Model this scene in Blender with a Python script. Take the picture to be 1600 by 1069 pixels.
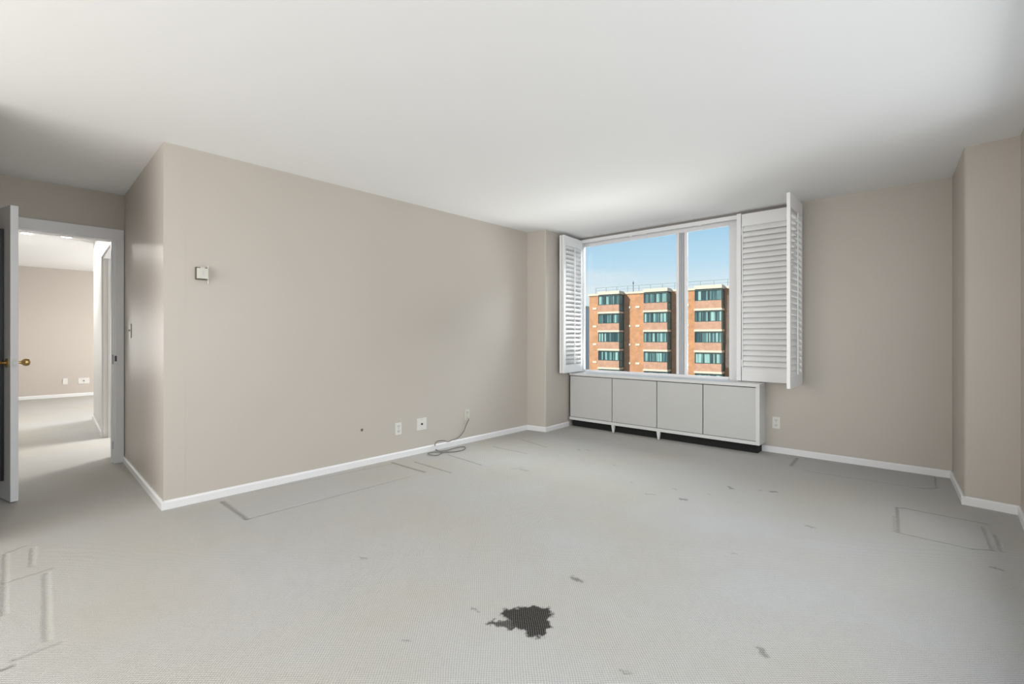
import bpy, bmesh, math, random
from mathutils import Vector, Matrix
random.seed(7)
for o in list(bpy.data.objects): bpy.data.objects.remove(o)
SC = bpy.context.scene
COL = SC.collection
PI = math.pi

# ------------------------------------------------------------------ camera
FPX, HZ, CAMH, H = 725.0, 527.0, 1.143, 2.44
cam = bpy.data.cameras.new('camera'); cam_o = bpy.data.objects.new('camera', cam); COL.objects.link(cam_o)
cam.sensor_width = 36.0; cam.sensor_fit = 'HORIZONTAL'
cam.lens = 36.0*FPX/1600.0
cam.shift_x = 0.0; cam.shift_y = (HZ-534.5)/1600.0
cam.clip_start = 0.05; cam.clip_end = 500
cam_o.location = (0, 0, CAMH); cam_o.rotation_euler = (PI/2, 0, 0)
SC.camera = cam_o
SC.view_settings.view_transform = 'Standard'; SC.view_settings.look = 'None'
SC.view_settings.gamma = 1.0; SC.view_settings.use_curve_mapping = False
SC.view_settings.exposure = 0.11

# ------------------------------------------------------------------ sky
W = bpy.data.worlds.new('sky'); SC.world = W; W.use_nodes = True
nt = W.node_tree; nt.nodes.clear()
def N(t, k, **kw):
    n = t.nodes.new(k)
    for a, v in kw.items():
        if a == 'ins':
            for i, x in v.items(): n.inputs[i].default_value = x
        else: setattr(n, a, v)
    return n
tc = N(nt, 'ShaderNodeTexCoord'); sp = N(nt, 'ShaderNodeSeparateXYZ')
nt.links.new(tc.outputs['Generated'], sp.inputs[0])
rp = N(nt, 'ShaderNodeValToRGB'); cr = rp.color_ramp
cr.elements[0].position = 0.0; cr.elements[0].color = (0.70, 0.80, 0.88, 1)
cr.elements[1].position = 0.9; cr.elements[1].color = (0.16, 0.38, 0.75, 1)
for p, c in ((0.10, (0.76, 0.87, 0.94, 1)), (0.15, (0.54, 0.77, 0.93, 1)), (0.22, (0.40, 0.66, 0.88, 1))):
    e = cr.elements.new(p); e.color = c
nt.links.new(sp.outputs['Z'], rp.inputs[0])
nz = N(nt, 'ShaderNodeTexNoise', ins={'Scale': 3.2, 'Detail': 5.0, 'Roughness': 0.55})
mp = N(nt, 'ShaderNodeMapping'); mp.inputs['Scale'].default_value = (1, 1, 4.5); mp.inputs['Location'].default_value = (0.4, 0.1, 0)
nt.links.new(tc.outputs['Generated'], mp.inputs[0]); nt.links.new(mp.outputs[0], nz.inputs[0])
cm = N(nt, 'ShaderNodeMapRange', ins={'From Min': 0.52, 'From Max': 0.72}); nt.links.new(nz.outputs[0], cm.inputs[0])
mx = N(nt, 'ShaderNodeMixRGB'); mx.inputs[2].default_value = (0.86, 0.90, 0.94, 1)
nt.links.new(cm.outputs[0], mx.inputs[0]); nt.links.new(rp.outputs[0], mx.inputs[1])
bg = N(nt, 'ShaderNodeBackground'); bg.inputs[1].default_value = 0.92
wo = N(nt, 'ShaderNodeOutputWorld')
nt.links.new(mx.outputs[0], bg.inputs[0]); nt.links.new(bg.outputs[0], wo.inputs[0])

# ------------------------------------------------------------------ plan (metres, camera above the origin)
V2 = lambda x, y: Vector((x, y))
D1 = V2(.683, .730).normalized()                # along the long left wall, away from the camera
D2 = V2(-.724, .690).normalized()               # along the entry hall, away from the camera
A = V2(-3.55, 4.25); B = V2(-2.309, 3.074); C = V2(.19, 5.745)
P = V2(.405, 5.598); D = V2(.862, 6.145); E = V2(3.567, 3.76); F = V2(3.094, 3.173); G = V2(3.267, 2.98)
U = (D-E).normalized(); NI = V2(U.y, -U.x)
if NI.dot(-E) < 0: NI = -NI                     # window wall: U right to left, NI into the room
R0 = G - 6.9*D1
L0 = B - 3.17*D1
HW = 0.92                                        # entry hall width
Q = B - HW*D1; T = A - HW*D1

def lamp(name, kind, loc, direction, energy, color=(1, 1, 1), **kw):
    l = bpy.data.lights.new(name, kind); l.energy = energy; l.color = color
    for a, v in kw.items(): setattr(l, a, v)
    o = bpy.data.objects.new(name, l); COL.objects.link(o); o.location = loc
    if direction is not None: o.rotation_euler = Vector(direction).to_track_quat('-Z', 'Y').to_euler()
    return o
# sun on the street side (never enters the rooms)
az = math.radians(28); el = math.radians(30)
fn = V2(-.583, -.812).normalized(); fw = V2(.812, -.583).normalized()
s2 = fn*math.cos(az) - fw*math.sin(az)
lamp('sun', 'SUN', (0, 0, 30), (-s2.x*math.cos(el), -s2.y*math.cos(el), -math.sin(el)), 5.2, (1.0, .95, .86), angle=0.01)
# added fill light beyond an unseen opening made in the right hand wall
RN = V2(D1.y, -D1.x)                             # outward from the right wall
wc = G - 2.9*D1 + RN*1.3
lamp('fill_side_opening', 'AREA', (wc.x, wc.y, 1.9), (-RN.x, -RN.y, -0.28), 104, (1.0, .985, .965), shape='RECTANGLE', size=4.2, size_y=2.4)
# added fill light just inside the closed back wall, behind the camera
bc = R0*.42+L0*.58 + D1*.15
lamp('fill_back_wall', 'AREA', (bc.x, bc.y, 1.3), (D1.x, D1.y, 0.08), 92, (1.0, .985, .96), shape='RECTANGLE', size=3.4, size_y=1.9)
# added lamp below the sill, brightens the ceiling by the far window
uc = (D+E)/2 - NI*1.25 + U*.40
lamp('fill_below_sill', 'AREA', (uc.x, uc.y, .0), (NI.x, NI.y, .9), 150, (1.0, .99, .97), shape='RECTANGLE', size=2.4, size_y=1.0)
# added lamp above the view, brightens the floor inside the far window
uc = (D+E)/2 - NI*1.5 + U*.40
lamp('fill_over_window', 'AREA', (uc.x, uc.y, 3.75), (NI.x, NI.y, -.95), 430, (.98, .99, 1.0), shape='RECTANGLE', size=3.0, size_y=1.5)
# daylight in the far bedroom's window
K = V2(-5.79, 6.42); FP = V2(-8.94, 8.42)        # corridor corner, a point of the far wall
fc = K + 2.7*D1 + 1.5*D2
lamp('daylight_far_window', 'AREA', (fc.x, fc.y, 1.4), (-D1.x, -D1.y, -0.15), 125, (1, .99, .97), shape='RECTANGLE', size=1.6, size_y=1.5)
lc = FP - 1.0*D1 - 2.6*D2
lamp('fill_corridor', 'AREA', (lc.x, lc.y, 1.1), (RN.x, RN.y, 0), 17, (1, .99, .97), shape='RECTANGLE', size=1.6, size_y=1.0)  # unseen fill added to brighten the corridor wall
sc_ = V2(-3.6, 6.6)
lamp('daylight_side_room', 'AREA', (sc_.x, sc_.y, 1.6), (-1, -.75, -.35), 85, (1, .99, .97), shape='RECTANGLE', size=.9, size_y=1.2)

# ------------------------------------------------------------------ helpers
def FL(x, y, z=0.0):
    "point of the horizontal plane z seen at photo pixel x, y"
    Y = (CAMH-z)*FPX/(y-HZ); return Vector(((x-800)/FPX*Y, Y, z))
def onwall(p, d, x):
    "distance along the plan line p + t d seen at photo column x, and its depth"
    r = (x-800)/FPX
    t = (r*p.y-p.x)/(d.x-r*d.y); return t, p.y+t*d.y
def zat(Y, y): return CAMH+(HZ-y)*Y/FPX

def box(bm, x0, x1, y0, y1, z0, z1, bev=0, M=None):
    vs = [bm.verts.new(c) for c in ((x0,y0,z0),(x1,y0,z0),(x1,y1,z0),(x0,y1,z0),(x0,y0,z1),(x1,y0,z1),(x1,y1,z1),(x0,y1,z1))]
    fs = [bm.faces.new([vs[i] for i in f]) for f in ((3,2,1,0),(4,5,6,7),(0,1,5,4),(1,2,6,5),(2,3,7,6),(3,0,4,7))]
    if bev:
        es = list({e for f in fs for e in f.edges})
        r = bmesh.ops.bevel(bm, geom=es, offset=bev, segments=2, affect='EDGES', profile=.6)
        vs = list({v for f in r['faces'] for v in f.verts} | {v for v in vs if v.is_valid})
    if M is not None:
        bmesh.ops.transform(bm, matrix=M, verts=[v for v in vs if v.is_valid])
    return vs
def prism(bm, pts, z0, z1):
    lo = [bm.verts.new((p[0], p[1], z0)) for p in pts]; hi = [bm.verts.new((p[0], p[1], z1)) for p in pts]
    n = len(pts)
    bm.faces.new(lo[::-1]); bm.faces.new(hi)
    for i in range(n): bm.faces.new((lo[i], lo[(i+1)%n], hi[(i+1)%n], hi[i]))
def lathe(bm, prof, M=None, n=24):
    "revolve (r, h) about local z"
    rings = []
    for r, h in prof:
        rings.append([bm.verts.new((r*math.cos(2*PI*i/n), r*math.sin(2*PI*i/n), h)) for i in range(n)])
    for a, b in zip(rings, rings[1:]):
        for i in range(n): bm.faces.new((a[i], a[(i+1)%n], b[(i+1)%n], b[i]))
    bm.faces.new(rings[0][::-1]); bm.faces.new(rings[-1])
    if M is not None: bmesh.ops.transform(bm, matrix=M, verts=[v for r in rings for v in r])
def tube(bm, pts, r, n=8):
    pts = [Vector(p) for p in pts]; rings = []
    for i, p in enumerate(pts):
        d = (pts[min(i+1, len(pts)-1)]-pts[max(i-1, 0)]).normalized()
        a = d.cross(Vector((0, 0, 1)));  a = a if a.length > .05 else d.cross(Vector((1, 0, 0)))
        a.normalize(); b = d.cross(a)
        rings.append([bm.verts.new(p+r*(math.cos(2*PI*k/n)*a+math.sin(2*PI*k/n)*b)) for k in range(n)])
    for a, b in zip(rings, rings[1:]):
        for k in range(n): bm.faces.new((a[k], a[(k+1)%n], b[(k+1)%n], b[k]))
    bm.faces.new(rings[0][::-1]); bm.faces.new(rings[-1])
def smooth_path(pts, k=8):
    out = []; pts = [Vector(p) for p in pts]
    for i in range(len(pts)-1):
        p0, p1, p2, p3 = pts[max(i-1, 0)], pts[i], pts[i+1], pts[min(i+2, len(pts)-1)]
        for j in range(k):
            t = j/k
            out.append(.5*((2*p1)+(-p0+p2)*t+(2*p0-5*p1+4*p2-p3)*t*t+(-p0+3*p1-3*p2+p3)*t**3))
    return out+[pts[-1]]
def obj(name, bm, mat, parent=None, smooth=False):
    bmesh.ops.recalc_face_normals(bm, faces=bm.faces)
    me = bpy.data.meshes.new(name); bm.to_mesh(me); bm.free()
    me.materials.append(mat)
    if smooth:
        for p in me.polygons: p.use_smooth = True
        try: me.set_sharp_from_angle(angle=math.radians(40))
        except Exception: pass
    o = bpy.data.objects.new(name, me); COL.objects.link(o)
    if parent: o.parent = parent
    return o
def struct(name, bm, mat, **k):
    o = obj(name, bm, mat, **k); o['kind'] = 'structure'; return o
def tag(o, label, cat, group=None):
    o['label'] = label; o['category'] = cat
    if group: o['group'] = group
    return o
def thing(name, label, cat, loc, rz=0, group=None):
    o = bpy.data.objects.new(name, None); COL.objects.link(o); o.empty_display_size = .1
    o.location = loc; o.rotation_euler = (0, 0, rz)
    return tag(o, label, cat, group)
def sthing(name, loc, rz=0):
    o = bpy.data.objects.new(name, None); COL.objects.link(o); o.empty_display_size = .1
    o.location = loc; o.rotation_euler = (0, 0, rz); o['kind'] = 'structure'; return o
def copy_tree(o, parent=None):
    c = o.copy(); COL.objects.link(c); c.parent = parent
    for ch in [x for x in bpy.data.objects if x.parent == o]: copy_tree(ch, c)
    return c
ang = lambda v: math.atan2(v.y, v.x)
BM = bmesh.new

# ------------------------------------------------------------------ materials
def mat(name, col, rough=.6, metal=0, bump=0, bscale=200, spec=.5, var=0, vscale=3, **kw):
    m = bpy.data.materials.new(name); m.use_nodes = True; t = m.node_tree; b = t.nodes['Principled BSDF']
    b.inputs['Base Color'].default_value = (*col, 1); b.inputs['Roughness'].default_value = rough
    b.inputs['Metallic'].default_value = metal; b.inputs['Specular IOR Level'].default_value = spec
    co = N(t, 'ShaderNodeTexCoord')
    if var:
        n = N(t, 'ShaderNodeTexNoise', ins={'Scale': vscale, 'Detail': 4.0}); t.links.new(co.outputs['Object'], n.inputs[0])
        r = N(t, 'ShaderNodeMapRange', ins={'From Min': .3, 'From Max': .7, 'To Min': 1-var, 'To Max': 1+var}); t.links.new(n.outputs[0], r.inputs[0])
        v = N(t, 'ShaderNodeVectorMath', operation='SCALE'); v.inputs[0].default_value = col
        t.links.new(r.outputs[0], v.inputs['Scale']); t.links.new(v.outputs[0], b.inputs['Base Color'])
    if bump:
        n = N(t, 'ShaderNodeTexNoise', ins={'Scale': bscale, 'Detail': 3.0}); t.links.new(co.outputs['Object'], n.inputs[0])
        bp = N(t, 'ShaderNodeBump', ins={'Strength': bump, 'Distance': .002}); t.links.new(n.outputs[0], bp.inputs['Height'])
        t.links.new(bp.outputs[0], b.inputs['Normal'])
    return m
M_wall = mat('wall_paint', (.505, .462, .415), .42, bump=.12, bscale=90, var=.012, vscale=1.3, spec=.35)
M_ceil = mat('ceiling_paint', (.87, .87, .87), .8, bump=.05, bscale=120, spec=.2)
M_trim = mat('white_trim_paint', (.76, .76, .765), .38, bump=.05, bscale=60)
M_cab = mat('grey_white_cabinet_paint', (.56, .56, .545), .45, bump=.05, bscale=80, var=.01)
M_cabf = mat('white_cabinet_frame_paint', (.70, .70, .69), .4, bump=.05, bscale=80)
M_shut = mat('white_shutter_paint', (.86, .86, .86), .4, bump=.04, bscale=60)
M_cwhite = mat('white_wall_paint', (.72, .72, .71), .5, bump=.08, bscale=90)
M_trackshade = mat('grey_track_shade', (.27, .25, .23), .7, bump=.05)  # flat grey used as shade above the track
M_dark = mat('dark_carcass_and_shade', (.012, .012, .012), .9, bump=.1)  # cabinet inside, and painted shade beneath it
M_plate = mat('white_plastic', (.68, .665, .63), .35, bump=.02)
M_ivory = mat('ivory_plastic', (.58, .56, .50), .4, bump=.02)
M_slot = mat('dark_slot', (.03, .03, .03), .6, bump=.02)
M_cord = mat('grey_cord_rubber', (.15, .14, .13), .55, bump=.05)
M_brass = mat('aged_brass', (.56, .40, .17), .28, metal=1, bump=.04, bscale=40)
M_steel = mat('dull_steel', (.35, .35, .36), .35, metal=1, bump=.03)
M_dsteel = mat('dark_steel', (.07, .07, .07), .4, metal=.6, bump=.03)
M_mirror = mat('mirror_glass', (.32, .34, .32), .06, metal=1, bump=.005)
M_black = mat('black_frame', (.01, .01, .012), .35, bump=.03)
M_frame = mat('window_frame_paint', (.88, .88, .89), .4, bump=.04)
M_alu = mat('grey_window_channel', (.52, .53, .55), .4, bump=.04)
M_door = mat('door_paint', (.72, .73, .74), .38, bump=.06, bscale=50)
M_tan = mat('tan_switch_plastic', (.50, .465, .42), .4, bump=.02)

def glassmat(name, tint=(1, 1, 1), refl=.06):
    m = bpy.data.materials.new(name); m.use_nodes = True; t = m.node_tree; t.nodes.clear()
    o = N(t, 'ShaderNodeOutputMaterial'); a = N(t, 'ShaderNodeBsdfTransparent'); a.inputs[0].default_value = (*tint, 1)
    g = N(t, 'ShaderNodeBsdfGlossy'); g.inputs['Roughness'].default_value = .01
    f = N(t, 'ShaderNodeFresnel', ins={'IOR': 1.3}); x = N(t, 'ShaderNodeMixShader')
    t.links.new(f.outputs[0], x.inputs[0]); t.links.new(a.outputs[0], x.inputs[1]); t.links.new(g.outputs[0], x.inputs[2]); t.links.new(x.outputs[0], o.inputs[0])
    return m
M_glass = glassmat('clear_window_glass', (.97, .985, .98))

def emis(name, col, s):
    m = bpy.data.materials.new(name); m.use_nodes = True; b = m.node_tree.nodes['Principled BSDF']
    b.inputs['Base Color'].default_value = (1, 1, 1, 1); b.inputs['Emission Color'].default_value = (*col, 1); b.inputs['Emission Strength'].default_value = s
    return m
M_lamp = emis('lit_downlight_lens', (1, .98, .95), 12)

# --- carpet: woven loops, wear, furniture dents and stains
def carpet():
    m = bpy.data.materials.new('woven_carpet'); m.use_nodes = True; t = m.node_tree; b = t.nodes['Principled BSDF']
    L = t.links.new
    b.inputs['Roughness'].default_value = .95; b.inputs['Specular IOR Level'].default_value = .0
    co = N(t, 'ShaderNodeTexCoord'); pos = co.outputs['Object']
    def math_(op, a, c=None, clamp=False):
        n = N(t, 'ShaderNodeMath', operation=op, use_clamp=clamp)
        for i, v in enumerate((a, c)):
            if v is None: continue
            if isinstance(v, (int, float)): n.inputs[i].default_value = v
            else: L(v, n.inputs[i])
        return n.outputs[0]
    # rotated coordinates in line with the walls
    mpn = N(t, 'ShaderNodeMapping'); mpn.inputs['Rotation'].default_value = (0, 0, -ang(D1)); L(pos, mpn.inputs[0])
    wob = N(t, 'ShaderNodeTexNoise', ins={'Scale': 3.0, 'Detail': 2.0}); L(pos, wob.inputs[0])
    wv = N(t, 'ShaderNodeVectorMath', operation='SCALE'); L(wob.outputs['Color'], wv.inputs[0]); wv.inputs['Scale'].default_value = .03
    wa = N(t, 'ShaderNodeVectorMath', operation='ADD'); L(mpn.outputs[0], wa.inputs[0]); L(wv.outputs[0], wa.inputs[1])
    s = N(t, 'ShaderNodeSeparateXYZ'); L(wa.outputs[0], s.inputs[0])
    k = 2*PI/.0125
    sx = math_('SINE', math_('MULTIPLY', s.outputs[0], k)); sy = math_('SINE', math_('MULTIPLY', s.outputs[1], k))
    weave = math_('MULTIPLY', sx, sy)
    fine = N(t, 'ShaderNodeTexNoise', ins={'Scale': 260.0, 'Detail': 2.0}); L(pos, fine.inputs[0])
    tuft = math_('ADD', math_('MULTIPLY', weave, .5), math_('MULTIPLY', fine.outputs[0], 1.2))
    at1 = N(t, 'ShaderNodeAttribute', attribute_name='dent'); at2 = N(t, 'ShaderNodeAttribute', attribute_name='dirt_shade')
    height, dirt_shade = at1.outputs['Fac'], at2.outputs['Fac']
    # base colour
    big = N(t, 'ShaderNodeTexNoise', ins={'Scale': 1.1, 'Detail': 3.0}); L(pos, big.inputs[0])
    ramp = N(t, 'ShaderNodeMixRGB'); ramp.inputs[1].default_value = (.50, .48, .435, 1); ramp.inputs[2].default_value = (.51, .505, .495, 1)
    bm_ = N(t, 'ShaderNodeMapRange', ins={'From Min': .35, 'From Max': .65}); L(big.outputs[0], bm_.inputs[0]); L(bm_.outputs[0], ramp.inputs[0])
    shade = N(t, 'ShaderNodeMapRange', ins={'From Min': 0.0, 'From Max': 1.2, 'To Min': .72, 'To Max': 1.26}); L(tuft, shade.inputs[0])
    v = N(t, 'ShaderNodeVectorMath', operation='SCALE'); L(ramp.outputs[0], v.inputs[0]); L(shade.outputs[0], v.inputs['Scale'])
    # stain and painted dent shade let some pale tufts through
    thr = N(t, 'ShaderNodeMapRange', ins={'From Min': .1, 'From Max': 1.1, 'To Min': 1.08, 'To Max': .74}); L(tuft, thr.inputs[0])
    dd = math_('MULTIPLY', dirt_shade, thr.outputs[0], clamp=True)
    mx_ = N(t, 'ShaderNodeMixRGB'); L(dd, mx_.inputs[0]); L(v.outputs[0], mx_.inputs[1]); mx_.inputs[2].default_value = (.016, .014, .012, 1)
    L(mx_.outputs[0], b.inputs['Base Color'])
    hh = math_('ADD', math_('MULTIPLY', tuft, .0030), math_('MULTIPLY', height, .008))
    bp = N(t, 'ShaderNodeBump', ins={'Strength': .8, 'Distance': 1.0}); L(hh, bp.inputs['Height']); L(bp.outputs[0], b.inputs['Normal'])
    return m
M_carpet = carpet()
# pressed lines left by furniture, stains and worn spots: ends, half width (m), strength; on the lines it paints in the dents' shade
LINES = [((348, 784), (386, 811), .022, .26), ((386, 811), (640, 745), .010, .10), ((612, 723), (663, 738), .020, .30), ((648, 722), (704, 739), .014, .28),
             ((700, 711), (752, 727), .014, .24), ((770, 698), (822, 709), .012, .18), ((812, 686), (853, 699), .012, .17), ((790, 681), (808, 685), .012, .10),
             ((400, 767), (612, 725), .010, .07), ((1246, 716), (1236, 728), .020, .24), ((1256, 735), (1440, 763), .008, .14), ((1440, 763), (1464, 763), .008, .14), ((1464, 763), (1462, 746), .007, .06),
             ((1401, 793), (1414, 794), .009, .20), ((1414, 794), (1543, 819), .009, .20), ((1401, 793), (1403, 832), .009, .22), ((1397, 806), (1397, 830), .008, .10), ((1403, 832), (1520, 858), .007, .14),
             ((1520, 858), (1552, 860), .006, .16), ((1538, 824), (1552, 860), .012, .07), ((1556, 836), (1566, 862), .010, .08),
             ((8, 911), (82, 888), .009, .15), ((12, 864), (40, 853), .007, .13), ((73, 896), (74, 1000), .012, .03), ((53, 856), (50, 884), .012, .02),
             ((24, 1030), (95, 1003), .014, .10), ((2, 1047), (20, 1041), .010, .35), ((9, 866), (6, 960), .011, .09)]
BLOTS = [((800, 960), (846, 958), .045, .95), ((812, 968), (838, 966), .05, .95), ((842, 960), (838, 986), .042, .95), ((815, 975), (845, 975), .040, .95), ((770, 973), (800, 978), .018, .85), ((775, 976), (790, 977), .016, .6),
             ((800, 979), (820, 983), .012, .9), ((845, 968), (852, 966), .014, .8), ((855, 953), (860, 956), .007, .5), ((733, 951), (745, 954), .009, .4), ((762, 974), (768, 973), .010, .7), ((830, 994), (845, 992), .010, .85)]
SPOTS = [((893, 903), (908, 908), .020, .55), ((1185, 1013), (1196, 1024), .016, .42), ((1064, 780), (1072, 781), .022, .5), ((1263, 822), (1269, 824), .020, .36), ((1549, 886), (1566, 891), .012, .42),
             ((1202, 768), (1213, 769), .014, .5), ((1139, 760), (1144, 764), .016, .4), ((904, 703), (906, 704), .014, .5), ((917, 703), (922, 704), .012, .35), ((1009, 772), (1022, 773), .009, .35),
             ((565, 871), (572, 873), .007, .26), ((632, 1000), (637, 1001), .008, .35), ((1052, 764), (1056, 765), .010, .3), ((812, 733), (824, 736), .020, .22), ((800, 733), (815, 731), .03, .10),
             ((968, 1048), (985, 1052), .008, .3), ((1106, 772), (1109, 773), .010, .25), ((1187, 767), (1190, 766), .012, .25), ((985, 753), (989, 754), .010, .25), ((958, 727), (961, 727), .012, .22), ((1034, 733), (1036, 733), .010, .2), ((1142, 866), (1150, 866), .008, .22)]

# ------------------------------------------------------------------ room shell
def out(p, v, d): return p+v*d
TW = .12
farL = FP - 3.2*D1; farR = FP + 7.2*D1
sideL = A - 3.6*D1
def isect(p, d, q, e):
    det = d.x*(-e.y)+e.x*d.y
    r = q-p; t = (r.x*(-e.y)+e.x*r.y)/det; return p+d*t
K2 = K + 3.2*D1
RF = isect(K2, D2, FP, D1)                        # far bedroom, window end
LF = isect(sideL, D2, FP, D1)                     # far left corner
J = A + 3.4*D1
ring = [R0-D1*.2+RN*.2, G+RN*.2+D1*.1, E+U*-.12+D1*.2, D+D1*.2, C+D1*.25-RN*.12, J-RN*.1, RF+D1*.15-RN*.0+D2*.15, LF-D1*.15+D2*.15, sideL-D1*.15-D2*.05, T-D1*.1-D2*.02+D1*-0, L0-RN*1.0, L0-D1*.2-RN*.2]
ring = [R0-D1*.15+RN*.15, G+RN*.15, E-U*.1-NI*.12, D-NI*.12+U*.3, J+D1*.12-RN*.1, K2+D1*.15, RF+D1*.15+D2*.15, LF-D1*.15+D2*.15, sideL-D1*.15-D2*.05, T-D1*.12-D2*0, Q-D1*.12-RN*.12, L0-D1*.15-RN*.15]
from mathutils import noise
from mathutils.geometry import intersect_point_line
MARKS = []
for lst, wob, soft, dn in ((LINES, .004, .95, 1.0), (BLOTS, .020, .35, 0.0), (SPOTS, .014, .85, .35)):
    for a, c, w, d in lst:
        MARKS.append((FL(*a).to_2d(), FL(*c).to_2d(), w*(1.2 if w > .012 or lst is not LINES else 1.6), min(1, d*(1.35 if lst is LINES else 1.05)), wob, soft, dn))
def mark_at(x, y, marks):
    dent = dirt_shade = 0.0
    n1 = noise.noise(Vector((x*38, y*38, 0))); n2 = noise.noise(Vector((x*38, y*38, 7.3)))
    n3 = noise.noise(Vector((x*110, y*110, 3.3))); n4 = noise.noise(Vector((x*110, y*110, 9.3)))
    for a, c, w, d, wob, soft, dn in marks:
        px = x+wob*(n1+.6*n3); py = y+wob*(n2+.6*n4)
        dx, dy = c.x-a.x, c.y-a.y; L2 = max(dx*dx+dy*dy, 1e-9)
        t = max(0, min(1, ((px-a.x)*dx+(py-a.y)*dy)/L2))
        r = math.hypot(px-a.x-t*dx, py-a.y-t*dy)
        f = max(0, min(1, (w-r)/(w*soft))); f = f*f*(3-2*f)
        dent -= f*dn; dirt_shade = max(dirt_shade, f*d)  # darkening: stains, plus shade painted into the dents
    return dent, dirt_shade
def in_poly(x, y, P_):
    c = False; n = len(P_)
    for i in range(n):
        a, b = P_[i], P_[i-1]
        if (a.y > y) != (b.y > y) and x < (b.x-a.x)*(y-a.y)/(b.y-a.y)+a.x: c = not c
    return c
CS, SUB = .10, 20
verts, faces, dents, dirt_shades = [], [], [], []
ix0 = int(min(p.x for p in ring)/CS)-2; ix1 = int(max(p.x for p in ring)/CS)+2
iy0 = int(min(p.y for p in ring)/CS)-2; iy1 = int(max(p.y for p in ring)/CS)+2
for iy in range(iy0, iy1):
    for ix in range(ix0, ix1):
        x0, y0 = ix*CS, iy*CS
        if not any(in_poly(x0+u*CS, y0+v*CS, ring) for u, v in ((0, 0), (1, 0), (1, 1), (0, 1), (.5, .5))): continue
        cxy = Vector((x0+CS/2, y0+CS/2)); near = []
        for m_ in MARKS:
            a, c = m_[0], m_[1]; dv = c-a; t = max(0, min(1, (cxy-a).dot(dv)/max(dv.length_squared, 1e-9)))
            if (a+dv*t-cxy).length < m_[2]+m_[4]+CS*.75: near.append(m_)
        n = SUB if near else 1; base_i = len(verts); st_ = CS/n
        for j in range(n+1):
            for i in range(n+1):
                x, y = x0+i*st_, y0+j*st_; verts.append((x, y, 0.0))
                de, di = mark_at(x, y, near) if near else (0, 0)
                dents.append(de); dirt_shades.append(di)
        for j in range(n):
            for i in range(n):
                k = base_i+j*(n+1)+i; faces.append((k, k+1, k+n+2, k+n+1))
nb = len(verts); verts += [(p.x, p.y, -.02) for p in ring]+[(p.x, p.y, -.12) for p in ring]; nr = len(ring)
dents += [0]*2*nr; dirt_shades += [0]*2*nr
faces += [tuple(range(nb, nb+nr)), tuple(range(nb+2*nr-1, nb+nr-1, -1))]+[(nb+i, nb+nr+i, nb+nr+(i+1) % nr, nb+(i+1) % nr) for i in range(nr)]
me = bpy.data.meshes.new('floor'); me.from_pydata(verts, [], faces); me.materials.append(M_carpet)
for nm_, dat in (('dent', dents), ('dirt_shade', dirt_shades)):
    at_ = me.attributes.new(nm_, 'FLOAT', 'POINT'); at_.data.foreach_set('value', dat)
fo = bpy.data.objects.new('floor', me); COL.objects.link(fo); fo['kind'] = 'structure'
bm = BM(); prism(bm, ring, H, H+.14); struct('ceiling', bm, M_ceil)

def wall(name, p, q, inside, holes=(), t=TW, m=None, e0=0, e1=0, build=True, bm=None):
    "slab from p to q, thickness outwards; holes (s0, s1, z0, z1)"
    d = (q-p).normalized(); L = (q-p).length; n = V2(-d.y, d.x)
    if n.dot(inside-p) > 0: n = -n               # n points outwards
    b = bm or BM()
    def blk(s0, s1, z0, z1):
        if s1-s0 < 1e-4 or z1-z0 < 1e-4: return
        prism(b, [p+d*s0, p+d*s1, p+d*s1+n*t, p+d*s0+n*t], z0, z1)
    cur = -e0
    for s0, s1, z0, z1 in sorted(holes):
        blk(cur, s0, 0, H); blk(s0, s1, 0, z0); blk(s0, s1, z1, H); cur = s1
    blk(cur, L+e1, 0, H)
    if build: return struct(name, b, m or M_wall)
O = V2(.5, 2.5)
DW0, DW1, DH = .065, .855, 2.03                   # doorway in the door wall, from A
hallin = A-D1*.4-D2*.5
wall('wall_left', B, C, O, t=.12)
wall('wall_hall', B+D1*.0, A, hallin, t=.12)
wall('wall_door', A, A-D1*3.6, hallin, holes=[(DW0, DW1, 0, DH)], t=.12)
wall('wall_entry', Q-D2*0, T, hallin, t=.12)
wall('wall_near_left', Q-D1*.12, L0, O, t=.12, e1=.12)
wall('wall_back', R0, L0, O, t=.12)
# right wall with a large unseen opening added for the side fill
wall('wall_right', G, R0, O, holes=[(.7, 5.4, .4, 2.3)], t=.12)
# window wall, s from E leftwards
WS0, WS1 = 1.62, (D-E).length
wall('wall_window', E, D, O, holes=[(WS0, WS1, .66, H)], t=.20, e1=.0)
def rounded(p, a, b, r, n=6):
    "fillet at p between neighbours a and b"
    da = (a-p).normalized(); db = (b-p).normalized()
    half = math.acos(max(-1, min(1, da.dot(db))))/2; l = r/math.tan(half)
    c = p+(da+db).normalized()*(r/math.sin(half)); p0 = p+da*l; p1 = p+db*l
    a0 = ang(p0-c); a1 = ang(p1-c); dl = (a1-a0+PI) % (2*PI)-PI
    return [c+V2(math.cos(a0+dl*i/n), math.sin(a0+dl*i/n))*r for i in range(n+1)]
bm = BM(); prism(bm, [C]+rounded(P, C, D, .015)+[D, D-NI*.2-U*-.0, D-NI*.2+U*.35, C+D1*.1], 0, H)
struct('wall_pillar_left', bm, M_wall, smooth=True)
bm = BM(); prism(bm, [E]+rounded(F, E, G, .03)+[G, G+RN*.12, E-NI*.12+RN*.05], 0, H)
struct('wall_pillar_right', bm, M_wall, smooth=True)
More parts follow.
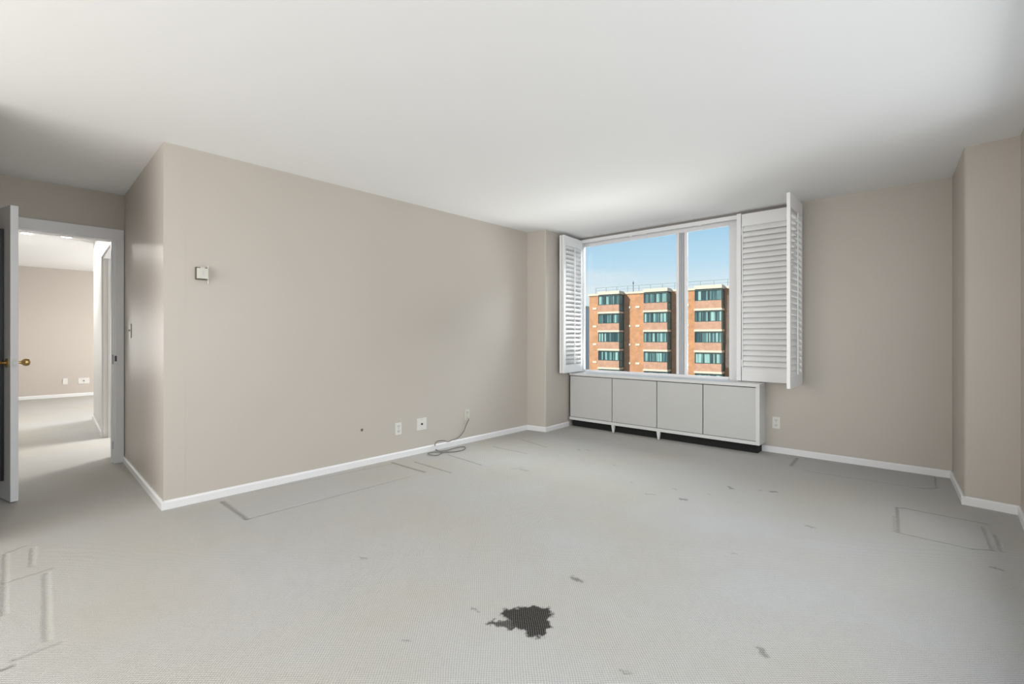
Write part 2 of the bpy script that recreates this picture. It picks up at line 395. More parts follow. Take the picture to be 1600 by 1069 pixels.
# corridor and far bedroom
S0 = A-D1*DW0+D2*.12                               # corridor side of the doorway's right jamb
cin = S0-D1*1.0+D2*1.0
S0 = S0+D1*.012
cd = (K-S0).normalized()
o0, yy = onwall(S0, cd, 176.5); o1, yy = onwall(S0, cd, 161.0)
wall('wall_corridor', S0, K, cin, holes=[(o0, o1, 0, 2.05)], t=.10, m=M_cwhite)
wall('wall_bedroom', K, K2, K+D2*1+D1*1, t=.1)
wall('wall_bedroom_window', K2, RF, K+D2*1, holes=[(.9, 2.9, .7, 2.1)], t=.1)
wall('wall_far', RF, LF, cin, t=.12)
wall('wall_corridor_left', LF, sideL, cin, t=.12)
wall('wall_closet_end', J, K2, A+D1*1.5+D2*1, t=.1)
wall('wall_closet_side', A+D2*.02, J, A+D1*1.5+D2*1, t=.02)

# baseboards
def baseboard(name, segs, h=.058, t=.014):
    bm = BM()
    for p, q, inside in segs:
        d = (q-p).normalized(); n = V2(-d.y, d.x)
        if n.dot(inside-p) < 0: n = -n
        L = (q-p).length
        prof = [(0, 0), (t, 0), (t, h-.012), (t*.45, h), (0, h)]
        a = [bm.verts.new((*(p+n*x), z)) for x, z in prof]; b = [bm.verts.new((*(q+n*x), z)) for x, z in prof]
        for i in range(5): bm.faces.new((a[i], a[(i+1)%5], b[(i+1)%5], b[i]))
        bm.faces.new(a[::-1]); bm.faces.new(b)
    return struct(name, bm, M_trim)
t_ = .014
CW = .06                                           # casing width
baseboard('baseboard_left', [(B-D1*t_, C-D1*0, O)])
baseboard('baseboard_hall', [(B-D2*t_, A, hallin)])
cabP = C+(P-C)*1
col_s = (D-P).normalized()
baseboard('baseboard_pillar_left', [(C, P+(P-C).normalized()*t_, O), (P-col_s*t_, P+col_s*.50, O)])
baseboard('baseboard_window', [(E, E+U*1.40, O)])
baseboard('baseboard_pillar_right', [(E, F+(F-E).normalized()*t_, O), (F+(F-G).normalized()*t_, G, O)])
baseboard('baseboard_right', [(G, R0, O)])
baseboard('baseboard_back', [(R0, L0, O)])
baseboard('baseboard_near_left', [(L0, Q, O)])
baseboard('baseboard_entry', [(Q, T, hallin)])
baseboard('baseboard_corridor', [(S0, S0+cd*(o0-.05), cin), (S0+cd*(o1+.05), K+cd*t_, cin)])
baseboard('baseboard_far', [(RF, LF, cin)], h=.06)

# door casing and jamb of the near doorway (local: x away from A along the wall, y into the hall)
rz = ang(-D1)
tr = sthing('trim_1', (A.x, A.y, 0), rz)
def sidey(rzv, n):                                 # sign of local y that points along n
    return 1 if V2(-math.sin(rzv), math.cos(rzv)).dot(n) > 0 else -1
sy = sidey(rz, -D2)
def lb(bm, x0, x1, y0, y1, z0, z1, **k):
    ya, yb = sorted((y0*sy, y1*sy)); box(bm, x0, x1, ya, yb, z0, z1, **k)
bm = BM(); lb(bm, DW0-CW, DW0, 0, .016, 0, DH, bev=.002); obj('side_casing', bm, M_trim, tr)
bm = BM(); lb(bm, DW1, DW1+CW, 0, .016, 0, DH, bev=.002); obj('side_casing', bm, M_trim, tr)
bm = BM(); lb(bm, DW0-CW, DW1+CW, 0, .017, DH, DH+.088, bev=.002); obj('head_casing', bm, M_trim, tr)
bm = BM(); lb(bm, DW0, DW0+.012, -.12, 0.002, 0, DH); lb(bm, DW0+.012, DW0+.024, -.075, -.04, 0, DH-.012); obj('jamb', bm, M_trim, tr)
bm = BM(); lb(bm, DW1-.012, DW1, -.12, 0.002, 0, DH); obj('jamb', bm, M_trim, tr)
bm = BM(); lb(bm, DW0+.012, DW1-.012, -.12, 0.002, DH-.012, DH); obj('head_jamb', bm, M_trim, tr)
bm = BM(); lb(bm, DW0+.010, DW0+.0155, -.034, -.006, .90, .985); lb(bm, DW0-.010, DW0+.004, 0, .019, .925, .975); obj('strike_plate', bm, M_dsteel, tr)
bm = BM(); lb(bm, DW0+.011, DW0+.016, -.03, -.006, .13, .20); obj('hinge_leaf', bm, M_steel, tr)

# open door leaf
leafE = V2(-3.446, 3.187); lz = V2(-.88, .47).normalized(); LW = .745
rz = ang(lz)
dr = sthing('door_1', (leafE.x, leafE.y, 0), rz)
ly = sidey(rz, V2(.47, .88))                       # thickness runs away from the camera
def lb2(bm, x0, x1, y0, y1, z0, z1, **k):
    ya, yb = sorted((y0*ly, y1*ly)); box(bm, x0, x1, ya, yb, z0, z1, **k)
bm = BM(); lb2(bm, 0, LW, 0, .040, .008, 2.052, bev=.0015); obj('leaf', bm, M_door, dr)
kz = .965
bm = BM(); lb2(bm, -.001, .003, .008, .032, kz-.03, kz+.03); obj('latch_plate', bm, M_plate, dr)
bm = BM(); lb2(bm, -.004, -.001, .012, .028, kz-.012, kz+.014); obj('latch_bolt', bm, M_steel, dr)
for sgn, y0 in ((-1, 0.0), (1, .040)):
    Mx = Matrix.Translation((.06, y0*ly, kz)) @ Matrix.Rotation(-sgn*ly*PI/2, 4, 'X')
    bm = BM(); lathe(bm, [(.010, .006), (.010, .026), (.014, .032), (.024, .042), (.0275, .054), (.025, .066), (.016, .073), (.004, .075)], Mx)
    kn = obj('door_knob', bm, M_brass, dr, smooth=True)
    bm = BM(); lathe(bm, [(.031, 0), (.031, .003), (.026, .007), (.012, .009)], Mx); obj('rosette', bm, M_brass, kn, smooth=True)
for zc in (.25, 1.05, 1.80):
    bm = BM(); lb2(bm, LW-.004, LW+.012, .03, .05, zc-.045, zc+.045); obj('hinge', bm, M_steel, dr)
# mirror hung on the leaf's near face
mr = thing('hanging_mirror', 'tall black framed mirror hung on the open white door at the left edge', 'mirror', (leafE.x, leafE.y, 0), rz)
X0, X1, Z0, Z1 = .115, .56, .14, 1.90
bm = BM()
for a in ((X0, X0+.014, Z0, Z1), (X1-.014, X1, Z0, Z1), (X0+.014, X1-.014, Z0, Z0+.014), (X0+.014, X1-.014, Z1-.014, Z1)):
    lb2(bm, a[0], a[1], -.018, -.001, a[2], a[3], bev=.002)
obj('mirror_frame', bm, M_black, mr)
bm = BM(); lb2(bm, X0+.014, X1-.014, -.006, -.001, Z0+.014, Z1-.014); obj('mirror_glass', bm, M_mirror, mr)

# cased opening along the corridor
tr = sthing('trim_2', (S0.x, S0.y, 0), ang(cd)); cy = sidey(ang(cd), -RN)
def lb3(bm, x0, x1, y0, y1, z0, z1, **k):
    ya, yb = sorted((y0*cy, y1*cy)); box(bm, x0, x1, ya, yb, z0, z1, **k)
bm = BM(); lb3(bm, o0-.05, o0, 0, .014, 0, 2.05, bev=.002); obj('side_casing', bm, M_trim, tr)
bm = BM(); lb3(bm, o1, o1+.05, 0, .014, 0, 2.05, bev=.002); obj('side_casing', bm, M_trim, tr)
bm = BM(); lb3(bm, o0-.05, o1+.05, 0, .014, 2.05, 2.12, bev=.002); obj('head_casing', bm, M_trim, tr)
bm = BM(); lb3(bm, o1-.012, o1, -.10, 0.0, 0, 2.05); lb3(bm, o1-.03, o1-.012, -.07, -.04, 0, 2.04); obj('jamb', bm, M_trim, tr)
bm = BM(); lb3(bm, o0, o0+.012, -.10, 0.0, 0, 2.05); obj('jamb', bm, M_trim, tr)
bm = BM(); lb3(bm, o0+.012, o1-.012, -.10, 0.0, 2.038, 2.05); obj('head_jamb', bm, M_trim, tr)

# recessed downlights in the corridor ceiling
def at_ceiling(x, y): 
    Y = (H-CAMH)*FPX/(HZ-y); return V2((x-800)/FPX*Y, Y)
for (x, y, lab, e) in ((104, 369.5, 'lit round ceiling downlight beyond the doorway, the one nearer the right jamb', 75), (42, 364, 'lit round ceiling downlight beyond the doorway, the one next to the open door', 26)):
    p = at_ceiling(x, y)
    t = thing('ceiling_downlight', lab, 'ceiling light', (p.x, p.y, H), 0)
    bm = BM()
    lathe(bm, [(.040, -.001), (.055, -.007), (.066, -.006), (.070, -.001)], n=32)
    obj('trim_ring', bm, M_plate, t, smooth=True)
    bm = BM(); lathe(bm, [(.052, -.0085), (.05, -.010), (.02, -.012)], n=32); obj('lens', bm, M_lamp, t, smooth=True)
    lamp('downlight_beam', 'SPOT', (p.x, p.y, H-.035), (0, 0, -1), e, (1, .97, .92), spot_size=math.radians(172), spot_blend=.3, shadow_soft_size=.03)

# ------------------------------------------------------------------ window_1 (local: x from E leftwards, y towards the room)
rzW = ang(U)
wy = sidey(rzW, NI)
def WB(bm, s0, s1, d0, d1, z0, z1, **k):
    "s along the wall, d into the room (negative = outwards)"
    ya, yb = sorted((d0*wy, d1*wy)); box(bm, s0, s1, ya, yb, z0, z1, **k)
win = sthing('window_1', (E.x, E.y, 0), rzW)
GT, GB = 2.338, .716
s_r, m0, m1, s_l = 1.731, 2.178, 2.302, 3.548
bm = BM(); WB(bm, WS0, s_r-.03, -.106, -.06, .68, H, bev=.003); WB(bm, s_r-.03, s_r, -.106, -.085, .68, H, bev=.002); obj('jamb_frame', bm, M_frame, win)
bm = BM(); WB(bm, s_l, WS1, -.106, -.06, .68, H, bev=.003); obj('jamb_frame', bm, M_frame, win)
bm = BM(); WB(bm, s_r, s_l, -.106, -.085, GT, H, bev=.002); obj('head_frame', bm, M_frame, win)
bm = BM(); WB(bm, s_r, s_l, -.106, -.085, .69, GB, bev=.002); WB(bm, s_r, s_l, -.085, -.06, .69, GB-.012, bev=.002); obj('bottom_frame', bm, M_frame, win)
bm = BM()
WB(bm, m0, m0+.030, -.106, -.075, GB, GT, bev=.003); WB(bm, m1-.030, m1, -.106, -.075, GB, GT, bev=.003)
obj('mullion', bm, M_frame, win)
bm = BM(); WB(bm, m0+.030, m1-.030, -.108, -.094, GB, GT); WB(bm, m0+.045, m0+.055, -.094, -.086, GB, GT); WB(bm, m0+.07, m0+.08, -.094, -.084, GB, GT); obj('mullion_channel', bm, M_alu, win)
for a, b in ((s_r, m0), (m1, s_l)):
    bm = BM(); WB(bm, a, b, -.100, -.096, GB, GT); obj('glass_pane', bm, M_glass, win)
bm = BM(); WB(bm, WS0, WS1, -.20, 0, .66, .69, bev=.004); obj('sill', bm, M_trim, win)
bm = BM(); WB(bm, WS0-.03, WS1-.005, .0, .022, 2.376, 2.412, bev=.002); WB(bm, WS0-.03, WS1-.005, .024, .030, 2.368, 2.38); obj('head_track', bm, M_shut, win)
for s in (1.98, 2.62, 2.80, 3.27):
    bm = BM(); WB(bm, s, s+.035, .022, .034, 2.358, 2.372, bev=.002); obj('track_glide', bm, M_shut, win)
bm = BM(); WB(bm, 1.07, WS1-.005, -.004, .006, 2.412, H-.001); obj('track_shade', bm, M_trackshade, win)  # grey strip painted as the shade between track and ceiling
bm = BM(); WB(bm, 1.577, WS0, -.06, .05, .695, 2.415, bev=.003); obj('shutter_post', bm, M_frame, win)

# shutter panels ------------------------------------------------------------
def shutter(label, p, d, width, z0, z1, tilt, face, rod=True, n=27, stile=.045, group='louvred window shutters'):
    "p plan point of the hinge, d plan direction, face = side (plan vector) the rod is on"
    rz = ang(d); fy = sidey(rz, face)
    t = thing('window_shutter', label, 'window shutter', (p.x, p.y, z0), rz, group)
    hgt = z1-z0; th = .028; tr_, br_ = .125, .10
    for x0 in (0, width-stile):
        bm = BM(); box(bm, x0, x0+stile, -th/2, th/2, 0, hgt, bev=.002); obj('stile', bm, M_shut, t)
    bm = BM(); box(bm, stile, width-stile, -th/2, th/2, hgt-tr_, hgt, bev=.0015); obj('rail', bm, M_shut, t)
    bm = BM(); box(bm, stile, width-stile, -th/2, th/2, 0, br_, bev=.0015); obj('rail', bm, M_shut, t)
    span = hgt-tr_-br_; pitch = span/n
    lw = .0315                                      # half width of a louver
    me = None
    for i in range(n):
        zc = br_+pitch*(i+.5)
        if me is None:
            bm = BM()
            prof = [(-lw, 0), (-lw*.5, .0045), (0, .006), (lw*.5, .0045), (lw, 0), (lw*.5, -.0045), (0, -.006), (-lw*.5, -.0045)]
            ends = []
            for x in (stile+.001, width-stile-.001):
                ends.append([bm.verts.new((x, (a*math.cos(tilt)-b*math.sin(tilt))*fy, a*math.sin(tilt)+b*math.cos(tilt))) for a, b in prof])
            for k in range(8): bm.faces.new((ends[0][k], ends[0][(k+1)%8], ends[1][(k+1)%8], ends[1][k]))
            bm.faces.new(ends[0][::-1]); bm.faces.new(ends[1])
            l = obj('louver', bm, M_shut, t, smooth=True); me = l
        else:
            l = me.copy(); COL.objects.link(l); l.parent = t
        l.location = (0, 0, zc)
    if rod:
        bm = BM(); yy = (lw*math.cos(tilt)+.007)*fy
        box(bm, width/2-.006, width/2+.006, yy-.005, yy+.005, br_+.01, hgt-tr_-.01, bev=.002); obj('tilt_rod', bm, M_shut, t)
    for zc in (.18, hgt/2, hgt-.18):
        bm = BM(); box(bm, -.004, .002, -th/2-.004, -th/2+.006, zc-.035, zc+.035); obj('hinge', bm, M_plate, t)
    return t
pt = lambda s, d: E+U*s+NI*d
shutter('closed white louvred shutter panel lying flat beside the window, right of the glass', pt(1.572, .030), -U, .505, .695, 2.405, math.radians(-66), NI, rod=False, stile=.012)
shutter('white louvred shutter panel folded out from the wall edge on, farthest right', pt(1.048, .045), (NI*1.0+U*.02).normalized(), .50, .692, 2.408, math.radians(-58), -U, rod=True)
hp, np_ = V2(.912, 6.075), V2(.630, 5.700)
dd = (np_-hp).normalized(); side = V2(dd.y, -dd.x)
if side.dot(V2(1, 0)) < 0: side = -side
shutter('white louvred shutter panel at the window\'s left, tilt rod in view', hp, dd, .475, .700, 2.400, math.radians(38), side, rod=True)
shutter('white louvred shutter panel folded behind the left one, against the pillar', hp-side*.036, dd, .475, .700, 2.400, math.radians(70), side, rod=False)

# ------------------------------------------------------------------ radiator cabinet under the window
CD, C0, C1, CZ0, CZ1 = .226, 1.362, 3.575, .091, .688
cab = thing('radiator_cabinet', 'long low white radiator cabinet with four flush doors under the window', 'cabinet', (E.x, E.y, 0), rzW)
ft = .032
bm = BM(); WB(bm, C0, C1, .0, CD, CZ1-ft, CZ1, bev=.002); obj('top_panel', bm, M_cabf, cab)
bm = BM(); WB(bm, C0, C0+.035, .0, CD, CZ0, CZ1-ft, bev=.002); obj('side_panel', bm, M_cabf, cab)
bm = BM(); WB(bm, C0+.035, C1, .03, CD, CZ0, CZ0+.035, bev=.002); obj('bottom_rail', bm, M_cabf, cab)
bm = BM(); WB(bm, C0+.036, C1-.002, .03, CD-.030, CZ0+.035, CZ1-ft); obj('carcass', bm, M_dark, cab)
bm = BM(); WB(bm, C0+.03, C1-.006, .014, .155, 0, CZ0); obj('floor_shade_block', bm, M_dark, cab)  # black block stands for the shade under the cabinet
pf = pt(0, CD)
xs = [onwall(pf, U, x)[0] for x in (1181.5, 1098, 1026, 956, 890.5)]
for i in range(4):
    bm = BM(); g = .0045
    WB(bm, xs[i]+g, min(xs[i+1]-g, C1-.012), CD-.022, CD-.002, CZ0+.040, CZ1-ft-.008, bev=.0015)
    obj('door', bm, M_cab, cab)
for x in (957, 1028):
    s = onwall(pf, U, x)[0]
    bm = BM()
    vs = [(-.020, CD-.005, CZ0), (.020, CD-.005, CZ0), (.020, CD-.04, CZ0), (-.020, CD-.04, CZ0), (-.009, CD-.012, 0), (.009, CD-.012, 0), (.009, CD-.03, 0), (-.009, CD-.03, 0)]
    v = [bm.verts.new((s+a, b*wy, c)) for a, b, c in vs]
    for f in ((0,1,2,3),(7,6,5,4),(0,4,5,1),(1,5,6,2),(2,6,7,3),(3,7,4,0)): bm.faces.new([v[k] for k in f])
    obj('leg', bm, M_cabf, cab)

# ------------------------------------------------------------------ wall plates
def wallframe(p, d, n, x, y):
    "location and local frame of a plate centred on photo pixel x, y; local +x along d, returns (loc, rz, ysign)"
    s, Y = onwall(p, d, x); q = p+d*s; return Vector((q.x, q.y, zat(Y, y))), ang(d), sidey(ang(d), n)
def outlet(name, label, p, d, n, x, y, kind='duplex', w=.070, h=.115, mt=None, group=None):
    loc, rz, s = wallframe(p, d, n, x, y)
    mt = mt or M_plate
    t = thing(name, label, {'duplex': 'outlet', 'coax': 'wall plate', 'switch': 'light switch', 'blank': 'wall plate'}[kind], loc, rz, group)
    def b_(bm, x0, x1, y0, y1, z0, z1, **k):
        ya, yb = sorted((y0*s, y1*s)); box(bm, x0, x1, ya, yb, z0, z1, **k)
    bm = BM(); b_(bm, -w/2, w/2, 0, .007, -h/2, h/2, bev=.002); obj('cover_plate', bm, mt, t)
    if kind == 'duplex':
        for zc in (.024, -.024):
            bm = BM(); b_(bm, -.017, .017, .007, .0095, zc-.015, zc+.015, bev=.001); sk = obj('socket', bm, mt, t)
            bm = BM(); b_(bm, -.0095, -.006, .0095, .0102, zc-.002, zc+.009); b_(bm, .006, .0095, .0095, .0102, zc-.002, zc+.009); b_(bm, -.003, .003, .0095, .0102, zc-.011, zc-.005)
            obj('socket_slots', bm, M_slot, sk)
        bm = BM(); b_(bm, -.003, .003, .007, .0085, -.003, .003, bev=.0008); obj('screw', bm, M_steel, t)
    if kind == 'coax':
        Mx = Matrix.Rotation(-s*PI/2, 4, 'X')
        bm = BM(); lathe(bm, [(.011, .007), (.011, .010), (.006, .010), (.006, .020)], Mx, 12); obj('jack', bm, M_slot, t)
        for zc in (-.042, .042):
            bm = BM(); b_(bm, -.003, .003, .007, .0085, zc-.003, zc+.003, bev=.0008); obj('screw', bm, M_steel, t)
    if kind == 'switch':
        bm = BM(); b_(bm, -.005, .005, .007, .018, -.004, .012, bev=.001); obj('toggle', bm, mt, t)
        for zc in (-.03, .03):
            bm = BM(); b_(bm, -.003, .003, .007, .0085, zc-.003, zc+.003, bev=.0008); obj('screw', bm, M_steel, t)
    return t, loc, rz, s
nl = V2(D1.y, -D1.x)                              # left wall towards the room
BC = (C-B).normalized()
outlet('power_outlet', 'white duplex outlet low on the long left wall, left of the square plate', B, BC, nl, 622, 670)
outlet('cable_wall_plate', 'white square wall plate with a black jack between two outlets on the long wall', B, BC, nl, 658.5, 662.5, 'coax', .115, .118)
_, ploc, prz, psg = outlet('power_outlet', 'ivory duplex outlet on the long wall with a cord plugged in', B, BC, nl, 729.5, 648, mt=M_ivory)
outlet('power_outlet', 'white duplex outlet on the window wall, right of the radiator cabinet', E, U, NI, 1213, 660.5)
outlet('light_switch', 'beige switch plate on the narrow hall wall beside the doorway', B, (A-B).normalized(), -D1, 204.5, 517, 'switch', .075, .12, mt=M_tan)
outlet('wall_plate', 'small blank plate low on the wall of the far room', FP, D1, -D2, 102, 596, 'blank', .07, .115)
outlet('cable_wall_plate', 'wide white plate with a jack low on the wall of the far room', FP, D1, -D2, 131, 595, 'coax', .16, .115)

# loose cord from the ivory outlet
d3 = Vector((BC.x, BC.y, 0)); n3 = Vector((nl.x, nl.y, 0))
cd_ = thing('cable', 'thin grey cord hanging from the ivory outlet and coiled on the carpet', 'cord', (ploc.x, ploc.y, 0), 0)
base = Vector((ploc.x, ploc.y, 0))
bm = BM(); z0 = ploc.z-.024
Mx = Matrix.Translation((ploc-base)+Vector((0, 0, -.024))) @ Matrix.Rotation(prz, 4, 'Z')
ya, yb = sorted((.0098*psg, .034*psg)); box(bm, -.013, .013, ya, yb, -.012, .012, bev=.003, M=Mx); obj('plug', bm, M_ivory, cd_)
def wp(x, y, off):                                 # near the wall at offset off
    s, Y = onwall(B+nl*off, BC, x); q = B+nl*off+BC*s; return Vector((q.x, q.y, zat(Y, y)))-base
st = ploc-base+n3*.028+Vector((0, 0, -.036))
path = [st, st+Vector((0, 0, -.02)), wp(729, 663, .03), wp(724, 675, .03), wp(716, 684, .035), wp(706, 688, .04), wp(700, 690.5, .05), wp(693, 688.5, .05), wp(684, 689.5, .05), wp(680, 694, .05)]
fl = [(680, 700), (684, 704.5), (695, 704.5), (706, 701.5), (716, 699), (726, 698.5), (726, 702), (717, 705), (704, 706.5), (690, 706.8), (676, 706.8), (669, 708.5), (672, 711), (683, 711.5), (690, 708), (697, 706.3), (702, 706.5)]
for i, (x, y) in enumerate(fl):
    q = FL(x, y, .008 if i % 3 else .010)-base; path.append(q)
bm = BM(); tube(bm, smooth_path(path, 8), .0042, 8); obj('cord', bm, M_cord, cd_, smooth=True)

# thermostat
loc, rz, s = wallframe(B, BC, nl, 313.5, 428)
th = thing('thermostat', 'small boxy white thermostat on the long wall near the hall corner', 'thermostat', loc, rz)
def tb(bm, x0, x1, y0, y1, z0, z1, **k):
    ya, yb = sorted((y0*s, y1*s)); box(bm, x0, x1, ya, yb, z0, z1, **k)
bm = BM(); tb(bm, -.036, .050, 0, .006, -.046, .046, bev=.002); obj('back_plate', bm, M_tan, th)
bm = BM(); tb(bm, -.036, .034, .006, .026, -.043, .043, bev=.002); obj('body', bm, mat('dark_thermostat_base', (.10, .095, .08), .5, bump=.03), th)
bm = BM(); tb(bm, -.030, .036, .026, .048, -.037, .035, bev=.003); obj('cover', bm, M_ivory, th)
bm = BM(); tb(bm, -.002, .004, .048, .0492, -.015, .024); obj('dial_slot', bm, M_alu, th)
bm = BM(); tb(bm, -.010, .016, .030, .044, .034, .043, bev=.002); obj('lever', bm, M_ivory, th)
bm = BM(); tb(bm, .038, .046, .006, .010, -.068, .060, bev=.002); obj('mounting_strip', bm, M_plate, th)

# small hole in the left wall, a part of the wall
loc, rz, s = wallframe(B, BC, nl, 565.5, 672)
bm = BM(); Mx = Matrix.Translation(loc) @ Matrix.Rotation(rz, 4, 'Z') @ Matrix.Rotation(-s*PI/2, 4, 'X')
lathe(bm, [(.013, 0), (.010, .0015), (.009, .0015)], Mx, 14)
tag(obj('wall_grommet', bm, mat('brown_cable_grommet', (.14, .10, .075), .6, bump=.05)), 'small brown cable hole in the long wall left of the outlets', 'cable hole')

# ------------------------------------------------------------------ outside
def brickmat(name, c1, c2, mortar, scale=1.0):
    m = bpy.data.materials.new(name); m.use_nodes = True; t = m.node_tree; b = t.nodes['Principled BSDF']; b.inputs['Roughness'].default_value = .9
    co = N(t, 'ShaderNodeTexCoord'); s = N(t, 'ShaderNodeSeparateXYZ'); t.links.new(co.outputs['Object'], s.inputs[0])
    ad = N(t, 'ShaderNodeMath', operation='ADD'); t.links.new(s.outputs[0], ad.inputs[0]); t.links.new(s.outputs[1], ad.inputs[1])
    cb = N(t, 'ShaderNodeCombineXYZ'); t.links.new(ad.outputs[0], cb.inputs[0]); t.links.new(s.outputs[2], cb.inputs[1])
    br = N(t, 'ShaderNodeTexBrick', ins={'Color1': (*c1, 1), 'Color2': (*c2, 1), 'Mortar': (*mortar, 1), 'Scale': 1.0, 'Mortar Size': .012, 'Brick Width': .30, 'Row Height': .10})
    t.links.new(cb.outputs[0], br.inputs[0])
    n = N(t, 'ShaderNodeTexNoise', ins={'Scale': 1.5, 'Detail': 4.0}); t.links.new(co.outputs['Object'], n.inputs[0])
    r = N(t, 'ShaderNodeMapRange', ins={'From Min': .3, 'From Max': .7, 'To Min': .85, 'To Max': 1.12}); t.links.new(n.outputs[0], r.inputs[0])
    v = N(t, 'ShaderNodeVectorMath', operation='SCALE'); t.links.new(br.outputs[0], v.inputs[0]); t.links.new(r.outputs[0], v.inputs['Scale'])
    t.links.new(v.outputs[0], b.inputs['Base Color']); return m
M_brick = brickmat('orange_brick', (.56, .265, .125), (.48, .215, .095), (.50, .32, .20))
M_brick2 = brickmat('pink_brick_panel', (.52, .275, .175), (.45, .225, .14), (.48, .33, .24))
M_cream = mat('cream_concrete', (.62, .56, .44), .8, bump=.1, var=.05)
M_dkframe = mat('dark_green_metal', (.020, .045, .04), .5, bump=.03)
def blindglass():
    m = bpy.data.materials.new('teal_glass_with_blinds'); m.use_nodes = True; t = m.node_tree; b = t.nodes['Principled BSDF']
    b.inputs['Roughness'].default_value = .25; L = t.links.new
    co = N(t, 'ShaderNodeTexCoord'); mp_ = N(t, 'ShaderNodeMapping'); mp_.inputs['Scale'].default_value = (2.4, 2.4, .06)
    oi = N(t, 'ShaderNodeObjectInfo'); sc2 = N(t, 'ShaderNodeMath', operation='MULTIPLY'); L(oi.outputs['Random'], sc2.inputs[0]); sc2.inputs[1].default_value = 97.0
    ad2 = N(t, 'ShaderNodeVectorMath', operation='ADD'); L(co.outputs['Object'], ad2.inputs[0]); L(sc2.outputs[0], ad2.inputs[1]); L(ad2.outputs[0], mp_.inputs[0])
    n = N(t, 'ShaderNodeTexNoise', ins={'Scale': 1.2, 'Detail': 1.0}); L(mp_.outputs[0], n.inputs[0])
    r = N(t, 'ShaderNodeValToRGB'); r.color_ramp.interpolation = 'EASE'
    r.color_ramp.elements[0].position = .36; r.color_ramp.elements[0].color = (.018, .055, .070, 1)
    r.color_ramp.elements[1].position = .66; r.color_ramp.elements[1].color = (.30, .50, .45, 1)
    e = r.color_ramp.elements.new(.50); e.color = (.075, .17, .17, 1)
    L(n.outputs[0], r.inputs[0]); L(r.outputs[0], b.inputs['Base Color']); return m
M_tglass = blindglass()
M_rail = mat('grey_green_roof_rail', (.20, .27, .28), .5, metal=.3, bump=.02)
M_vent = mat('white_vent_metal', (.66, .6, .5), .6, bump=.05)

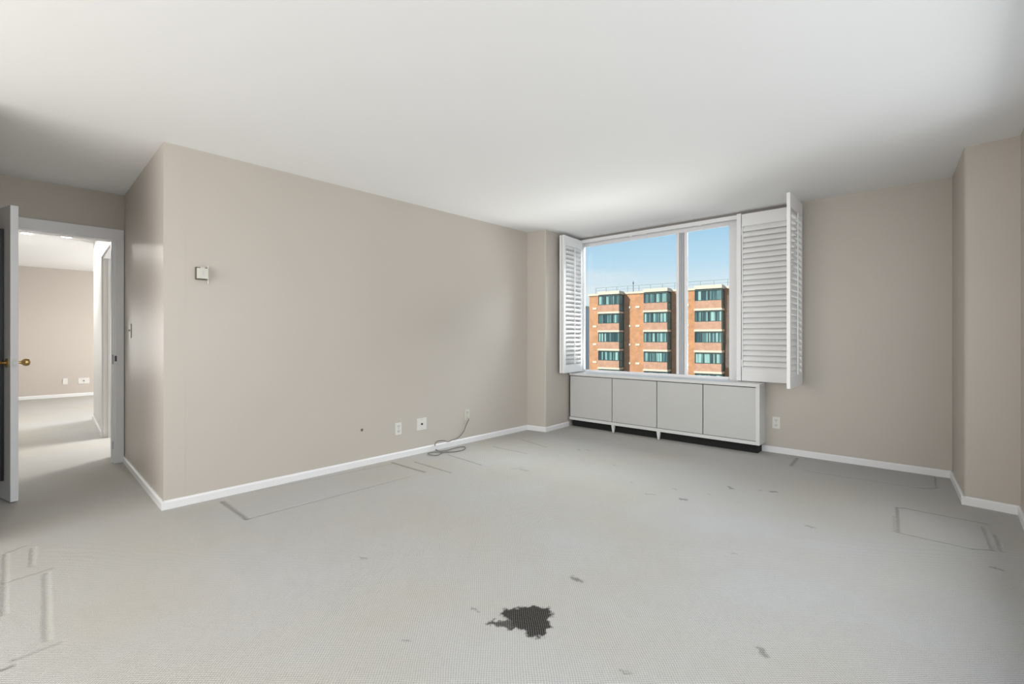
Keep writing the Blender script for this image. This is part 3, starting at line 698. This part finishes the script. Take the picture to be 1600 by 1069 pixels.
MB = V2(19.95, 64.3); ST = 2.74; Z0b = 2.02
bl = thing('apartment_building', 'orange brick apartment block with bay windows seen across the street', 'building', (MB.x, MB.y, -20), ang(fw))
by = sidey(ang(fw), fn)
def bb(bm, s0, s1, d0, d1, z0, z1, **k):
    ya, yb = sorted((d0*by, d1*by)); box(bm, s0, s1, ya, yb, z0+20, z1+20, **k)
DEP = 1.7; SL, SR = -11.0, 20.0; TOP = 7.50
bays = [(-8.7, -5.4), (-1.75, 1.55), (5.15, 8.45), (12.05, 15.35)]
bm = BM(); bb(bm, SL, SR, -14, -DEP, -20, TOP); obj('brick_wall', bm, M_brick, bl)
bm = BM(); bb(bm, SL-.15, SR+.1, -14, -DEP+.15, TOP, TOP+.32); obj('parapet', bm, M_cream, bl)
for bi, (a, b) in enumerate(bays):
    bm = BM(); bb(bm, a-.05, b+.05, -DEP, .1, TOP-.05, TOP+.42); obj('bay_cap', bm, M_cream, bl)
    bm = BM(); bb(bm, a+.1, b-.25, -DEP, -.25, -20, TOP-.05); obj('bay_core', bm, M_dkframe, bl)
    for k in range(6):
        zt = Z0b+ST*2-ST*k; zb = zt-ST                # one storey: window on top, brick apron below, slab at the foot
        last = k == 5
        bm = BM(); bb(bm, a-.08, b+.04, -DEP+.2, .08, zb-.13, zb+.14); obj('slab', bm, M_cream, bl)
        bm = BM(); bb(bm, a, b-.02, -DEP, 0, zb+.14, zb+1.15); obj('brick_apron', bm, M_brick2, bl)
        wz0, wz1 = zb+1.15, zt-.20
        bm = BM(); bb(bm, a, b, -.22, -.02, wz0, wz0+.09); bb(bm, a, b, -.22, -.02, wz1-.09, wz1+.1)
        nm = 3
        rnd = random.Random(bi*10+k)
        cuts = [a, a+(b-a)*rnd.choice((.25, .33)), a+(b-a)*.5 if rnd.random() < .5 else a+(b-a)*.66, a+(b-a)*.78 if rnd.random() < .5 else b, b]
        for c in sorted(set(cuts)): bb(bm, max(a, c-.045), min(b, c+.045), -.22, -.02, wz0+.09, wz1-.09)
        fr = obj('bay_window', bm, M_dkframe, bl)
        bm = BM(); bb(bm, a+.02, b-.08, -.20, -.12, wz0+.09, wz1-.09); obj('pane', bm, M_tglass, fr)
        # glazed right side of the bay, full storey high
        bm = BM(); zs0, zs1 = zb+.16, zt-.14
        for y0, y1 in ((-.16, -.04), (-DEP+.02, -DEP+.16)): bb(bm, b-.02, b+.06, y0, y1, zs0, zs1)
        for z in (zs0, (zs0+zs1)/2-.25, zs1-.1): bb(bm, b-.02, b+.06, -DEP+.16, -.16, z, z+.1)
        fr = obj('side_window', bm, M_dkframe, bl)
        bm = BM(); bb(bm, b-.22, b-.0, -DEP+.02, -.06, zs0, zs1); obj('pane', bm, M_tglass, fr)
        # through-wall vents in the brick beside the bay
        if not last:
            for dx, w in ((-1.5, .32), (-2.72 if bi else None, .16)):
                if dx is None: continue
                sx_ = a+dx if bi else a-1.35
                bm = BM(); bb(bm, sx_-w, sx_+w, -DEP-.02, -DEP+.08, zb+.62, zb+.92, bev=.02); obj('wall_vent', bm, M_vent, bl)
bm = BM()
bb(bm, SL+.8, SR, -2.30, -2.24, TOP+1.22, TOP+1.30); bb(bm, SL+.8, SR, -2.29, -2.25, TOP+.82, TOP+.87)
s = SL+.8
while s < SR: bb(bm, s, s+.07, -2.30, -2.23, TOP+.3, TOP+1.25); s += 1.72
obj('roof_railing', bm, M_rail, bl)
bm = BM(); bb(bm, -4.28, -4.21, -2.6, -2.53, TOP+.3, TOP+1.95); bb(bm, -4.33, -4.16, -2.64, -2.48, TOP+1.6, TOP+1.72); obj('vent_pipe', bm, M_dkframe, bl)

# pale block further back on the left
p2 = FL(912, 600, -20)
b2 = thing('pale_building', 'pale distant apartment block just left of the brick building', 'building', (12.2, 95, -20), math.radians(-35))
M_pale = mat('pale_render', (.60,.62,.62), .8, bump=.05); M_palew = mat('pale_window_glass', (.35, .45, .48), .2, bump=.02)
bm = BM(); box(bm, -3, 2.6, 0, 12, 0, 27.0); obj('wall', bm, M_pale, b2)
bm = BM(); box(bm, -3.1, 2.7, -.15, 12.1, 27.0, 27.5); obj('roof_cap', bm, M_cream, b2)
for k in range(5):
    bm = BM(); box(bm, .4, 2.65, -.9, 0, 26.3-3.4*k-2.9, 26.3-3.4*k-1.9, bev=.03); obj('balcony', bm, M_cream if k % 2 else M_pale, b2)
    bm = BM(); box(bm, .6, 2.3, -.06, 0, 26.3-3.4*k-1.8, 26.3-3.4*k-.3); obj('window', bm, M_palew, b2)
# street level far below
bm = BM(); box(bm, -80, 160, 10, 220, -20.3, -20.0); struct('street', bm, mat('sunlit_asphalt', (.12, .12, .12), .9, bump=.1, var=.1))
